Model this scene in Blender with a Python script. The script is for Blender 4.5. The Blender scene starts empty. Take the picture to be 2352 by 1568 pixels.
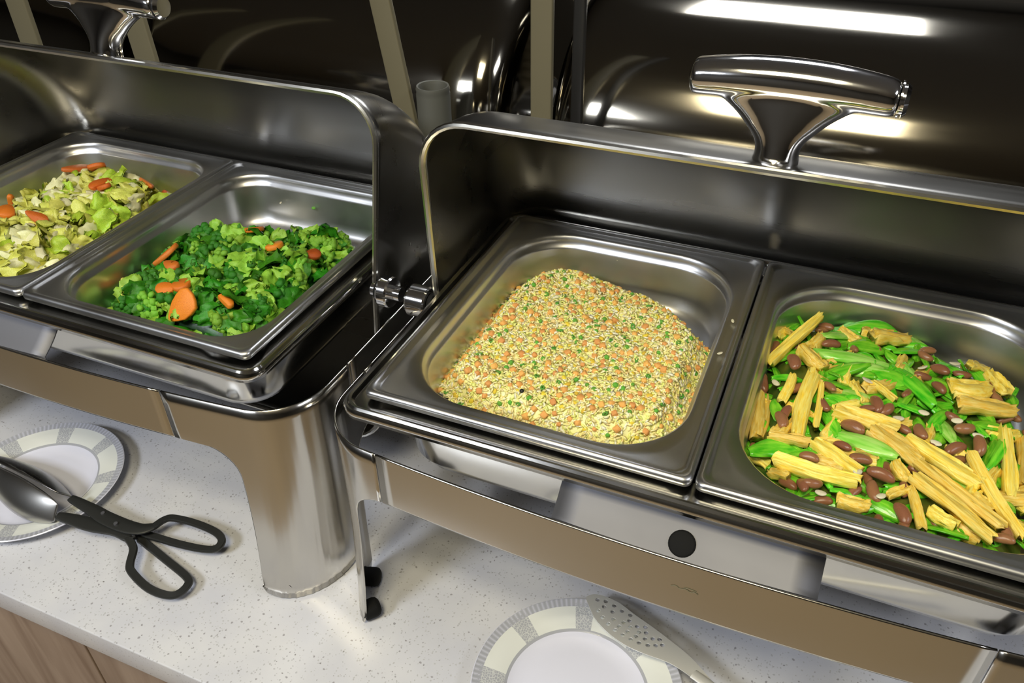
import bpy, bmesh, math, random
from mathutils import Vector, Matrix, noise
PI = math.pi
S = bpy.context.scene
COL = S.collection
# ------------------------------------------------------------- camera, light, exposure
cam_d = bpy.data.cameras.new('camera'); cam = bpy.data.objects.new('camera', cam_d); COL.objects.link(cam)
cam.location = (.311, -.413, .416); cam.rotation_euler = (.938, .013, .401)
cam_d.sensor_width = 36; cam_d.lens = 1885*36/2352; cam_d.clip_start = .02
S.camera = cam
S.view_settings.view_transform = 'Standard'; S.view_settings.look = 'None'
S.view_settings.exposure = 0.12; S.view_settings.gamma = 1; S.view_settings.use_curve_mapping = False
w = bpy.data.worlds.new('world'); S.world = w; w.use_nodes = True
w.node_tree.nodes['Background'].inputs[0].default_value = (.5, .5, .55, 1); w.node_tree.nodes['Background'].inputs[1].default_value = .05
def area(name, loc, sx, sy, power, col):
    l = bpy.data.lights.new(name, 'AREA'); l.shape = 'RECTANGLE'; l.size = sx; l.size_y = sy; l.energy = power; l.color = col
    o = bpy.data.objects.new(name, l); COL.objects.link(o); o.location = loc; return o
LAMPS = [((.13, 1.48, 1.395), .58, .62, 22, (.93, .96, 1)), ((.16, -.84, 1.395), .56, .50, 21, (1, .90, .63)),
         ((-.9, -1.7, 1.395), .6, .6, 42, (.88, .93, 1)), ((1.9, -.2, 1.395), .6, .6, 14, (.92, .95, 1))]
for i, (lo, a, b, pw, c) in enumerate(LAMPS): area('ceiling_lamp_light', lo, a, b, pw, c)

# ------------------------------------------------------------- materials
def mat(name, col, rough=.5, metal=0., spec=.5, sss=0, coat=0):
    m = bpy.data.materials.new(name); m.use_nodes = True
    b = m.node_tree.nodes['Principled BSDF']
    b.inputs['Base Color'].default_value = (*col, 1); b.inputs['Roughness'].default_value = rough
    b.inputs['Metallic'].default_value = metal; b.inputs['Specular IOR Level'].default_value = spec
    b.inputs['Coat Weight'].default_value = coat
    if sss:
        b.inputs['Subsurface Weight'].default_value = sss; b.inputs['Subsurface Radius'].default_value = (.004, .003, .0015)
    return m
def N(m, t, **k):
    n = m.node_tree.nodes.new(t)
    for a, v in k.items(): setattr(n, a, v)
    return n
def L(m, a, b): m.node_tree.links.new(a, b)
def B(m): return m.node_tree.nodes['Principled BSDF']
def ramp(m, stops):
    r = N(m, 'ShaderNodeValToRGB'); e = r.color_ramp.elements
    while len(e) < len(stops): e.new(.5)
    for i, (p, c) in enumerate(stops): e[i].position = p; e[i].color = (*c, 1)
    return r
def coords(m, scale=(1, 1, 1), kind='Object'):
    t = N(m, 'ShaderNodeTexCoord'); mp = N(m, 'ShaderNodeMapping'); mp.inputs['Scale'].default_value = scale
    L(m, t.outputs[kind], mp.inputs[0]); return mp.outputs[0]
def steel(name, col=(.60, .59, .57), r0=.12, r1=.24, scale=(6, 6, 6), bump=.0):
    m = mat(name, col, .2, 1.)
    n = N(m, 'ShaderNodeTexNoise'); n.inputs['Scale'].default_value = 1; n.inputs['Detail'].default_value = 5
    L(m, coords(m, scale), n.inputs[0])
    mr = N(m, 'ShaderNodeMapRange'); mr.inputs[1].default_value = .3; mr.inputs[2].default_value = .7
    mr.inputs[3].default_value = r0; mr.inputs[4].default_value = r1
    L(m, n.outputs[0], mr.inputs[0]); L(m, mr.outputs[0], B(m).inputs['Roughness'])
    if bump:
        n2 = N(m, 'ShaderNodeTexNoise'); n2.inputs['Scale'].default_value = 1; n2.inputs['Detail'].default_value = 3
        L(m, coords(m, (6, 900, 900)), n2.inputs[0])
        bp = N(m, 'ShaderNodeBump'); bp.inputs['Strength'].default_value = bump; bp.inputs['Distance'].default_value = .001
        L(m, n2.outputs[0], bp.inputs['Height']); L(m, bp.outputs[0], B(m).inputs['Normal'])
    return m
M = {}
M['frame'] = steel('brushed_frame_steel', (.60, .58, .54), .14, .22)
M['pan'] = steel('food_pan_steel', (.64, .64, .65), .30, .40, (14, 14, 14))
M['wpan'] = steel('water_pan_steel', (.60, .59, .56), .10, .18)
M['lid'] = steel('lid_steel', (.33, .32, .30), .25, .34, (4, 30, 30))
M['lid_back'] = steel('polished_lid_steel', (.26, .24, .20), .08, .12, (4, 30, 30))
M['bead'] = steel('rolled_edge_steel', (.66, .64, .58), .2, .3)
M['chrome'] = steel('polished_chrome', (.90, .90, .92), .09, .14)
M['plate_steel'] = steel('satin_shelf_steel', (.25, .25, .27), .60, .68)
M['rubber'] = mat('black_rubber', (.006, .006, .006), .8, 0, .25)
M['tong'] = mat('dark_tong_handle', (.035, .036, .034), .38, .35)
M['slot'] = mat('slotted_spoon_steel', (.74, .73, .69), .38, .35)
M['jaw'] = steel('satin_jaw_steel', (.55, .54, .52), .28, .36)
M['dark'] = mat('dark_paint', (.012, .011, .010), .45)
M['post'] = mat('beige_post', (.17, .15, .092), .5)
M['tube'] = mat('grey_tube', (.10, .10, .085), .55)

def speckle():
    m = mat('speckled_quartz', (.7, .7, .72), .22, 0, .5)
    co = coords(m)
    big = N(m, 'ShaderNodeTexNoise'); big.inputs['Scale'].default_value = 14; big.inputs['Detail'].default_value = 3; L(m, co, big.inputs[0])
    base = ramp(m, [(.35, (.58, .585, .64)), (.65, (.65, .65, .68))]); L(m, big.outputs[0], base.inputs[0])
    last = base.outputs[0]
    for sc, th, c, wob in ((250, .17, (.34, .33, .35), 9), (420, .24, (.48, .48, .50), 20), (150, .085, (.20, .19, .19), 5)):
        wn = N(m, 'ShaderNodeTexNoise'); wn.inputs['Scale'].default_value = sc*.9; wn.inputs['Detail'].default_value = 2; L(m, co, wn.inputs[0])
        mx = N(m, 'ShaderNodeMix', data_type='VECTOR'); mx.inputs['Factor'].default_value = .006*120/sc
        L(m, co, mx.inputs[4]); L(m, wn.outputs['Color'], mx.inputs[5])
        v = N(m, 'ShaderNodeTexVoronoi'); v.inputs['Scale'].default_value = sc; L(m, mx.outputs[1], v.inputs['Vector'])
        # only some cells carry a fleck
        sep = N(m, 'ShaderNodeSeparateColor'); L(m, v.outputs['Color'], sep.inputs[0])
        lt = N(m, 'ShaderNodeMath', operation='LESS_THAN'); lt.inputs[1].default_value = .34; L(m, sep.outputs[0], lt.inputs[0])
        sz = N(m, 'ShaderNodeMath', operation='MULTIPLY_ADD'); L(m, sep.outputs[1], sz.inputs[0]); sz.inputs[1].default_value = th*1.6; sz.inputs[2].default_value = th*.5
        sub = N(m, 'ShaderNodeMath', operation='SUBTRACT'); L(m, sz.outputs[0], sub.inputs[0]); L(m, v.outputs['Distance'], sub.inputs[1])
        mul = N(m, 'ShaderNodeMath', operation='MULTIPLY', use_clamp=True); mul.inputs[1].default_value = 9; L(m, sub.outputs[0], mul.inputs[0])
        fac = N(m, 'ShaderNodeMath', operation='MULTIPLY'); L(m, mul.outputs[0], fac.inputs[0]); L(m, lt.outputs[0], fac.inputs[1])
        mix = N(m, 'ShaderNodeMix', data_type='RGBA'); L(m, fac.outputs[0], mix.inputs[0]); L(m, last, mix.inputs[6]); mix.inputs[7].default_value = (*c, 1)
        last = mix.outputs[2]
    L(m, last, B(m).inputs['Base Color']); return m
M['counter'] = speckle()
def wood(name, c0, c1, scale):
    m = mat(name, c0, .45)
    n = N(m, 'ShaderNodeTexNoise'); n.inputs['Scale'].default_value = 1; n.inputs['Detail'].default_value = 6; n.inputs['Distortion'].default_value = .6
    L(m, coords(m, scale), n.inputs[0]); r = ramp(m, [(.3, c0), (.7, c1)]); L(m, n.outputs[0], r.inputs[0]); L(m, r.outputs[0], B(m).inputs['Base Color']); return m
M['cabinet'] = wood('cabinet_wood', (.20, .135, .10), (.36, .27, .21), (34, 34, 3))
M['floor'] = wood('floor_wood', (.30, .22, .13), (.42, .31, .18), (2, 14, 3))
M['wall'] = mat('dark_wall', (.035, .03, .022), .7)
M['ceil'] = mat('ceiling_paint', (.25, .245, .24), .8)
M['beige'] = mat('beige_paint', (.42, .38, .30), .6)

def vegmat(name, c0, c1, scale=90, rough=.35, sss=.15, attr=False, stretch=None, bump=.4):
    """food colour: noise between two colours, optional per-object jitter"""
    m = mat(name, c0, rough, 0, .5, sss)
    n = N(m, 'ShaderNodeTexNoise'); n.inputs['Scale'].default_value = 1; n.inputs['Detail'].default_value = 4
    sc = stretch or (scale, scale, scale); L(m, coords(m, sc), n.inputs[0])
    r = ramp(m, [(.34, c0), (.66, c1)]); L(m, n.outputs[0], r.inputs[0])
    oi = N(m, 'ShaderNodeObjectInfo'); hs = N(m, 'ShaderNodeHueSaturation')
    mr = N(m, 'ShaderNodeMapRange'); mr.inputs[3].default_value = .88; mr.inputs[4].default_value = 1.14; L(m, oi.outputs['Random'], mr.inputs[0])
    mh = N(m, 'ShaderNodeMapRange'); mh.inputs[3].default_value = .495; mh.inputs[4].default_value = .515; L(m, oi.outputs['Random'], mh.inputs[0])
    L(m, mh.outputs[0], hs.inputs['Hue']); L(m, mr.outputs[0], hs.inputs['Value']); L(m, r.outputs[0], hs.inputs['Color'])
    L(m, hs.outputs[0], B(m).inputs['Base Color'])
    if bump:
        bp = N(m, 'ShaderNodeBump'); bp.inputs['Strength'].default_value = bump; bp.inputs['Distance'].default_value = .001
        L(m, n.outputs[0], bp.inputs['Height']); L(m, bp.outputs[0], B(m).inputs['Normal'])
    return m
M['carrot'] = vegmat('cooked_carrot', (.72, .13, .015), (.90, .26, .03), 60)
M['dcarrot'] = vegmat('dark_cooked_carrot', (.50, .07, .02), (.80, .20, .03), 60)
M['pea'] = vegmat('green_pea', (.10, .36, .03), (.22, .55, .06), 120)
M['scallion'] = vegmat('chopped_scallion', (.05, .26, .03), (.20, .50, .06), 120)
M['corn'] = vegmat('corn_kernel', (.85, .55, .03), (.95, .72, .08), 120)
M['crown'] = vegmat('broccoli_crown', (.014, .085, .006), (.07, .30, .012), 240, .4)
M['stalk'] = vegmat('broccoli_stalk', (.20, .44, .03), (.42, .62, .08), 70, .3)
M['bleaf'] = vegmat('green_leaf', (.02, .13, .008), (.08, .36, .015), 60, .3)
M['cabbage'] = vegmat('cooked_cabbage', (.60, .62, .06), (.84, .82, .24), 42, .3)
M['cabbage_w'] = vegmat('white_cabbage_rib', (.76, .74, .38), (.90, .88, .58), 42, .3)
M['cabbage_g'] = vegmat('green_cabbage_leaf', (.34, .56, .03), (.62, .74, .08), 42, .3)
M['curd'] = vegmat('bean_curd_skin', (.90, .58, .06), (.97, .78, .22), 1, .4, .2, stretch=(5, 7, 7), bump=.5)
M['bean'] = vegmat('brown_bean', (.22, .08, .042), (.38, .17, .085), 70, .22, .05, bump=.1)
M['celery'] = vegmat('bright_celery', (.07, .46, .01), (.28, .70, .04), 1, .22, .15, stretch=(2, 9, 9), bump=.3)
M['celery_l'] = vegmat('pale_celery', (.22, .58, .04), (.50, .78, .18), 1, .22, .15, stretch=(2, 9, 9), bump=.3)
M['garlic'] = vegmat('garlic_slice', (.78, .70, .48), (.88, .84, .66), 60, .3)
M['oily'] = vegmat('dressing_bed', (.16, .22, .02), (.38, .34, .05), 70, .3)
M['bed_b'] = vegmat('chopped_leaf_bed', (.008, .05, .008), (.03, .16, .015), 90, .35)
def rice_mat():
    m = mat('fried_rice', (.8, .7, .3), .4, 0, .4, .2)
    a = N(m, 'ShaderNodeVertexColor'); a.layer_name = 'Col'; L(m, a.outputs[0], B(m).inputs['Base Color']); return m
M['rice'] = rice_mat()

M['rice_bed'] = vegmat('rice_bed', (.82, .74, .30), (.92, .84, .46), 150, .4)
M['rcarrot'] = vegmat('diced_carrot', (.95, .36, .08), (.98, .55, .18), 300, .4)
M['bed_t'] = vegmat('celery_bed', (.03, .10, .01), (.16, .17, .03), 60, .3)
M['bed_c'] = vegmat('cabbage_bed', (.40, .42, .03), (.62, .60, .10), 70, .3)
M['crown_l'] = vegmat('broccoli_crown_light', (.12, .38, .02), (.36, .62, .06), 240, .4)
M['bleaf_l'] = vegmat('light_leaf', (.20, .48, .03), (.46, .70, .09), 60, .3)
# ------------------------------------------------------------- mesh helpers
def link(name, me, parent=None, m=None, smooth=40):
    if m is not None: me.materials.append(m)
    if smooth and len(me.polygons):
        me.polygons.foreach_set('use_smooth', [True]*len(me.polygons))
        if smooth < 180: me.set_sharp_from_angle(angle=math.radians(smooth))
    o = bpy.data.objects.new(name, me); COL.objects.link(o)
    if parent: o.parent = parent
    return o
def pydata(name, v, f):
    me = bpy.data.meshes.new(name); me.from_pydata([tuple(q) for q in v], [], f); me.update(); return me
def tag(o, label=None, cat=None, group=None, kind=None):
    if label: o['label'] = label
    if cat: o['category'] = cat
    if group: o['group'] = group
    if kind: o['kind'] = kind
    return o
def empty(name, loc=(0, 0, 0), rz=0, **k):
    o = bpy.data.objects.new(name, None); COL.objects.link(o); o.location = loc; o.rotation_euler = (0, 0, rz); o.empty_display_size = .02
    return tag(o, **k)
def solid(o, t, off=0):
    s = o.modifiers.new('thickness', 'SOLIDIFY'); s.thickness = t; s.offset = off; return o
def grid(rows, closed_u=False, cap0=False, cap1=False):
    n = len(rows[0]); v = [p for r in rows for p in r]; f = []
    for i in range(len(rows)-1):
        for j in range(n if closed_u else n-1):
            a = i*n+j; b = i*n+(j+1) % n; f.append((a, b, b+n, a+n))
    if cap0: f.append(tuple(range(n-1, -1, -1)))
    if cap1: f.append(tuple(range((len(rows)-1)*n, len(rows)*n)))
    return v, f
def tube(path, r, n=10, flat=1., up=Vector((0, 0, 1)), closed=False, rads=None):
    P = [Vector(p) for p in path]; rows = []; k = len(P)
    for i, p in enumerate(P):
        t = (P[(i+1) % k]-P[i-1]) if closed else (P[min(i+1, k-1)]-P[max(i-1, 0)])
        t.normalize(); s = t.cross(up)
        if s.length < 1e-4: s = t.cross(Vector((0, 1, .01)))
        s.normalize(); u = s.cross(t); rr = rads[i] if rads else r
        rows.append([p + s*math.cos(2*PI*j/n)*rr + u*math.sin(2*PI*j/n)*rr*flat for j in range(n)])
    if closed: rows.append(rows[0])
    return grid(rows, True, not closed, not closed)
def merge(parts):
    V = []; F = []
    for v, f in parts:
        b = len(V); V += list(v); F += [tuple(i+b for i in q) for q in f]
    return V, F
def boxm(x0, x1, y0, y1, z0, z1, bev=0):
    bm = bmesh.new(); bmesh.ops.create_cube(bm, size=1)
    for v in bm.verts: v.co = Vector(((x0+x1)/2+v.co.x*(x1-x0), (y0+y1)/2+v.co.y*(y1-y0), (z0+z1)/2+v.co.z*(z1-z0)))
    if bev: bmesh.ops.bevel(bm, geom=bm.edges[:], offset=bev, segments=3, affect='EDGES', profile=.5)
    me = bpy.data.meshes.new('box'); bm.to_mesh(me); bm.free(); return me
def rrect(hx, hy, r, z, cx=0, cy=0, n=9, ns=6):
    """rounded rectangle loop, equal counts for bridging"""
    pts = []; C = [(hx-r, hy-r, 0), (-hx+r, hy-r, 90), (-hx+r, -hy+r, 180), (hx-r, -hy+r, 270)]
    for k, (x, y, a) in enumerate(C):
        for i in range(n): t = math.radians(a+90*i/(n-1)); pts.append((x+r*math.cos(t), y+r*math.sin(t)))
        x2, y2, a2 = C[(k+1) % 4]; t = math.radians(a2); p0 = pts[-1]; p1 = (x2+r*math.cos(t), y2+r*math.sin(t))
        for i in range(1, ns): pts.append((p0[0]+(p1[0]-p0[0])*i/ns, p0[1]+(p1[1]-p0[1])*i/ns))
    return [(cx+x, cy+y, z) for x, y in pts]
def bez(P, n):
    """Catmull-Rom through points"""
    P = [Vector(p) for p in P]; out = []
    for i in range(len(P)-1):
        a = P[max(i-1, 0)]; b = P[i]; c = P[i+1]; d = P[min(i+2, len(P)-1)]
        for j in range(n):
            t = j/n; out.append(.5*((2*b)+(c-a)*t+(2*a-5*b+4*c-d)*t*t+(3*b-a-3*c+d)*t**3))
    out.append(P[-1]); return out

# measured centres (x, y, heading, length, width) in metres
STICKS=[(0.3077,0.2348,1.12,0.0834,0.0102),(0.2951,0.2637,-0.98,0.0323,0.0057),(0.2932,0.1326,-1.45,0.06,0.0161),(0.3111,0.1631,-1.7,0.0351,0.0094),(0.3276,0.146,-1.6,0.0815,0.0142),(0.3373,0.153,-1.54,0.0569,0.006),(0.3253,0.2149,-0.76,0.0307,0.0133),(0.3869,0.2738,0.54,0.0376,0.0168),(0.3737,0.1441,-0.12,0.0476,0.015),(0.3971,0.1206,-0.64,0.0448,0.0152),(0.3556,0.0932,-0.52,0.0396,0.0127),(0.3436,0.0717,-0.09,0.0608,0.0128),(0.3191,0.0637,-0.42,0.0166,0.0081),(0.3719,0.0509,0.14,0.0224,0.0118),(0.4303,0.1165,-0.56,0.0602,0.0154),(0.4397,0.0841,-0.68,0.0701,0.01),(0.4352,0.0684,-0.72,0.0664,0.0114),(0.4134,0.0645,-1.35,0.0388,0.0084),(0.4642,0.0947,-1.09,0.0729,0.0103),(0.4754,0.1402,-1.55,0.075,0.0109),(0.4502,0.2179,0.3,0.0311,0.0247),(0.462,0.1963,0.34,0.0473,0.0146),(0.4728,0.2369,-1.01,0.0261,0.0135),(0.457,0.2509,0.67,0.0238,0.0092),(0.4002,0.0736,0.81,0.0184,0.0078),(0.4299,0.0573,-0.52,0.0201,0.0098),(0.3204,0.1004,0.1,0.0307,0.0092),(0.4032,0.097,-0.92,0.0187,0.0111),(0.4566,0.0857,-0.62,0.0152,0.0102),(0.4848,0.1063,-0.89,0.0157,0.0116),(0.4891,0.155,-1.65,0.0543,0.0105),(0.3846,0.1888,-0.71,0.0254,0.0053),(0.2787,0.1366,-1.48,0.0361,0.0046),(0.5115,0.2308,-0.4,0.0208,0.017),(0.5073,0.1432,-1.18,0.0362,0.0106),(0.4981,0.0834,-0.29,0.0195,0.0126)]
BEANS=[(0.2932,0.2332,-1.42,0.0185,0.0077),(0.3388,0.2419,0.38,0.0173,0.0132),(0.3309,0.2697,-0.28,0.0104,0.0144),(0.2908,0.1774,-1.31,0.0239,0.0075),(0.3091,0.198,-1.22,0.0206,0.008),(0.3419,0.1783,-0.75,0.0109,0.0103),(0.3413,0.1539,-1.1,0.0169,0.0082),(0.3105,0.1209,-1.19,0.0196,0.0074),(0.3152,0.1304,1.39,0.0169,0.0068),(0.2981,0.0939,-1.02,0.0155,0.0077),(0.3648,0.1331,-0.48,0.0223,0.0105),(0.3793,0.1694,-1.29,0.0206,0.0075),(0.3884,0.1678,0.98,0.0171,0.0079),(0.374,0.1606,0.39,0.0094,0.0107),(0.401,0.1453,-0.51,0.013,0.0106),(0.4143,0.1484,-1.18,0.0174,0.0079),(0.4401,0.1366,0.79,0.0275,0.0076),(0.4538,0.1457,-1.49,0.0199,0.0064),(0.4459,0.1636,0.62,0.0187,0.009),(0.3741,0.0971,0.39,0.0189,0.0093),(0.3879,0.0832,-0.16,0.0207,0.0097),(0.3848,0.0685,-1.25,0.0197,0.0067),(0.4031,0.053,-1.11,0.0187,0.007),(0.3355,0.0544,-1.19,0.0127,0.0068),(0.3433,0.0576,0.39,0.0085,0.0087),(0.3374,0.0844,-0.15,0.0096,0.0099),(0.3592,0.107,-0.45,0.0086,0.01),(0.416,0.2546,-0.6,0.0152,0.0127),(0.4271,0.2369,-0.6,0.0178,0.0124),(0.419,0.2681,0.38,0.0103,0.013),(0.4151,0.2247,0.08,0.0076,0.0129),(0.4266,0.2113,-0.84,0.0121,0.0106),(0.4699,0.214,-0.88,0.0132,0.0106),(0.4854,0.2098,-0.61,0.0115,0.0118),(0.4687,0.0629,-1.2,0.0178,0.0069),(0.467,0.0512,-0.14,0.0112,0.0087),(0.4237,0.1322,-1.45,0.0131,0.0065),(0.4426,0.1229,0.93,0.0138,0.0068),(0.4345,0.0796,-0.46,0.0086,0.0093),(0.498,0.1897,-0.25,0.0104,0.0119),(0.4979,0.1037,-1.26,0.0144,0.0071)]
CELERY=[(0.3027,0.2766,-0.89,0.027,0.0173),(0.3583,0.2919,0.38,0.0452,0.019),(0.3561,0.2314,0.12,0.0538,0.0209),(0.351,0.2085,0.59,0.0401,0.0125),(0.3675,0.2197,-0.14,0.0326,0.0146),(0.4067,0.2132,-0.81,0.0502,0.0192),(0.3597,0.188,-0.05,0.0361,0.0165),(0.3547,0.1656,-0.29,0.0197,0.0129),(0.4025,0.264,0.38,0.0207,0.0174),(0.4164,0.2904,-0.76,0.0231,0.014),(0.3723,0.1183,-0.44,0.0442,0.0159),(0.3126,0.0866,0.45,0.0319,0.0168),(0.3468,0.1381,-1.25,0.028,0.0098),(0.428,0.1748,0.99,0.0287,0.0082),(0.435,0.1616,-1.25,0.0226,0.0102),(0.4656,0.18,0.03,0.0196,0.0128),(0.4688,0.1521,-1.88,0.0502,0.0078),(0.4829,0.2339,-1.38,0.0181,0.0086),(0.433,0.051,-0.17,0.0226,0.0079),(0.4473,0.096,-0.54,0.0119,0.0148),(0.3917,0.056,-0.25,0.0123,0.0121),(0.3681,0.0615,0.12,0.0215,0.0081),(0.4282,0.2159,-0.73,0.0285,0.015),(0.289,0.096,-1.21,0.0201,0.0063),(0.3676,0.1775,-0.17,0.0189,0.0161),(0.4058,0.1824,-0.35,0.0144,0.0184),(0.3683,0.2808,-0.04,0.0375,0.0165),(0.2889,0.2522,-1.54,0.0231,0.0052),(0.389,0.1055,-1.59,0.0181,0.0108),(0.4915,0.1968,-0.48,0.0121,0.0158),(0.4874,0.0923,-0.19,0.0099,0.0107),(0.3426,0.2638,0.5,0.0259,0.0146),(0.3679,0.2516,0.02,0.0247,0.0156),(0.3901,0.2129,-0.16,0.0254,0.0172),(0.4083,0.222,-1.14,0.0317,0.0119),(0.4375,0.248,-0.98,0.0166,0.0116),(0.4072,0.2073,-0.26,0.0254,0.0168),(0.3619,0.302,0.52,0.0231,0.0153),(0.3946,0.1832,0.8,0.0247,0.01),(0.51,0.2045,-1.25,0.0278,0.0111),(0.4645,0.1477,-1.7,0.0292,0.0065)]
GARLIC=[(0.3007,0.1689,-0.06,0.0049,0.0136),(0.3719,0.1964,0.22,0.0125,0.0081),(0.4252,0.1376,0.18,0.0084,0.0162),(0.4136,0.2318,0.15,0.0093,0.0115),(0.4389,0.2479,0.18,0.0109,0.0116),(0.4398,0.1688,0.13,0.0071,0.0075),(0.4541,0.1553,0.18,0.0084,0.0047),(0.372,0.0812,0.22,0.0096,0.0062),(0.3494,0.048,0.2,0.008,0.0059),(0.4156,0.1702,0.17,0.0088,0.01),(0.3972,0.1552,0.17,0.0087,0.0098),(0.3893,0.0623,0.16,0.0066,0.006)]
RICE_POLY=[(0.059,0.2926),(0.0867,0.2922),(0.1267,0.2851),(0.1661,0.2744),(0.1958,0.261),(0.239,0.2164),(0.2483,0.1716),(0.248,0.1213),(0.2326,0.0806),(0.1907,0.0527),(0.1184,0.0482),(0.058,0.0593),(0.0253,0.0747),(0.0203,0.0928),(0.021,0.1359),(0.0146,0.1883),(0.0275,0.2454),(0.0403,0.2737)]
BROC_POLY=[(-0.3399,0.0545),(-0.359,0.1097),(-0.346,0.1541),(-0.3518,0.1883),(-0.326,0.2316),(-0.2755,0.2294),(-0.2354,0.2563),(-0.1808,0.2615),(-0.1477,0.2534),(-0.1317,0.2004),(-0.1287,0.1308),(-0.1377,0.072),(-0.1744,0.0424),(-0.2316,0.0379),(-0.286,0.0393)]
CAB_POLY=[(-0.6887,0.1933),(-0.6684,0.2148),(-0.6482,0.2577),(-0.6106,0.2868),(-0.5742,0.3262),(-0.5197,0.3079),(-0.4509,0.2867),(-0.4321,0.2809),(-0.4339,0.1946),(-0.434,0.1293),(-0.4413,0.0769),(-0.4697,0.0468),(-0.5196,0.0456),(-0.6066,0.0712)]
TOFU_POLY=[(0.2879,0.2818),(0.3315,0.2837),(0.3689,0.3026),(0.4185,0.2816),(0.4644,0.2656),(0.4898,0.2376),(0.4839,0.0487),(0.4412,0.0431),(0.37,0.0523),(0.3238,0.0564),(0.3007,0.0817),(0.286,0.1079),(0.2806,0.1589),(0.2798,0.2185)]
BCARROT=[(-0.3226,0.1342,0.65,0.0283,0.0217),(-0.3341,0.1005,1.6,0.0231,0.0126),(-0.2745,0.0794,0.21,0.0132,0.0113),(-0.262,0.0892,0.58,0.0111,0.0177),(-0.2349,0.0584,1.19,0.02,0.0318),(-0.2038,0.0354,0.07,0.0375,0.0117),(-0.264,0.2072,0.38,0.0081,0.022),(-0.2202,0.1839,1.17,0.0162,0.0147),(-0.1764,0.1884,1.03,0.0083,0.0098),(-0.2021,0.0794,-0.4,0.0119,0.008),(-0.303,0.1193,-0.2,0.0179,0.0103)]
CCARROT=[(-0.5765,0.2583,1.45,0.0374,0.0253),(-0.5487,0.2655,1.12,0.0097,0.0211),(-0.5111,0.2344,1.41,0.0249,0.0177),(-0.4758,0.2666,-0.58,0.0384,0.0111),(-0.4372,0.2455,0.75,0.0164,0.0258),(-0.5659,0.141,1.07,0.013,0.0285),(-0.511,0.1394,0.03,0.0233,0.0125),(-0.4348,0.1337,1.31,0.0155,0.0232),(-0.4383,0.0884,1.3,0.0145,0.0223),(-0.4494,0.2734,0.37,0.0083,0.0125),(-0.5876,0.1657,0.12,0.0113,0.0122),(-0.5039,0.2305,-0.1,0.0198,0.0087)]
TONG_A=[(-0.3931,-0.0268,-0.258),(-0.3585,-0.03,-0.2591),(-0.3369,-0.0329,-0.2601),(-0.309,-0.033,-0.2612),(-0.2924,-0.029,-0.2623),(-0.2825,-0.0202,-0.2633),(-0.28,-0.008,-0.2644),(-0.2725,-0.0014,-0.2655),(-0.2462,0.0023,-0.2665),(-0.2188,0.0013,-0.2676),(-0.2063,-0.0049,-0.2687),(-0.206,-0.0151,-0.2697),(-0.2195,-0.0204,-0.2708),(-0.2479,-0.024,-0.2719),(-0.2743,-0.0253,-0.2729),(-0.3,-0.0254,-0.274)]
TONG_B=[(-0.3898,-0.0495,-0.258),(-0.3679,-0.0466,-0.2591),(-0.3449,-0.0438,-0.2601),(-0.3173,-0.0389,-0.2612),(-0.2981,-0.0424,-0.2623),(-0.2843,-0.0502,-0.2633),(-0.2741,-0.0661,-0.2644),(-0.2656,-0.0731,-0.2655),(-0.2388,-0.0811,-0.2665),(-0.2177,-0.0812,-0.2676),(-0.2061,-0.0756,-0.2687),(-0.2044,-0.0621,-0.2697),(-0.213,-0.0537,-0.2708),(-0.2479,-0.0442,-0.2719),(-0.2778,-0.0365,-0.2729),(-0.2986,-0.0318,-0.274)]
HEAD_A=[(-0.3993,-0.0279,-0.258),(-0.4422,-0.023,-0.2573),(-0.4951,-0.0198,-0.2567),(-0.5447,-0.0187,-0.256)]
HEAD_B=[(-0.3898,-0.0495,-0.258),(-0.4281,-0.0471,-0.2573),(-0.4785,-0.0385,-0.2567),(-0.532,-0.0268,-0.256)]
SPOON_R=[(0.1754,0.07),(0.1811,0.0751),(0.1907,0.077),(0.2071,0.0748),(0.2248,0.0673),(0.2443,0.0596),(0.2634,0.051),(0.281,0.0423),(0.2942,0.0335),(0.3049,0.0252)]
SPOON_L=[(0.1766,0.0663),(0.1833,0.0582),(0.1921,0.0485),(0.2085,0.0384),(0.2265,0.032),(0.2441,0.0295),(0.2629,0.0288),(0.2746,0.0266),(0.2867,0.0222),(0.3,0.0163)]
HOLES=[(0.195,0.0653),(0.1915,0.0589),(0.1974,0.0533),(0.2046,0.0484),(0.2124,0.0443),(0.2206,0.0418),(0.2289,0.0396),(0.2369,0.0388),(0.2451,0.0391),(0.2518,0.0413),(0.2574,0.0438),(0.2476,0.0474),(0.2401,0.0515),(0.2341,0.0499),(0.2325,0.0445),(0.2248,0.0522),(0.2175,0.055),(0.222,0.0589),(0.2149,0.0494),(0.2077,0.0549),(0.2042,0.0627),(0.2036,0.0699),(0.2123,0.0668),(0.2211,0.0651),(0.2305,0.0552),(0.2379,0.0572),(0.2409,0.0448),(0.2238,0.0466),(0.2535,0.0488),(0.1946,0.0717),(0.1866,0.0704)]
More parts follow.
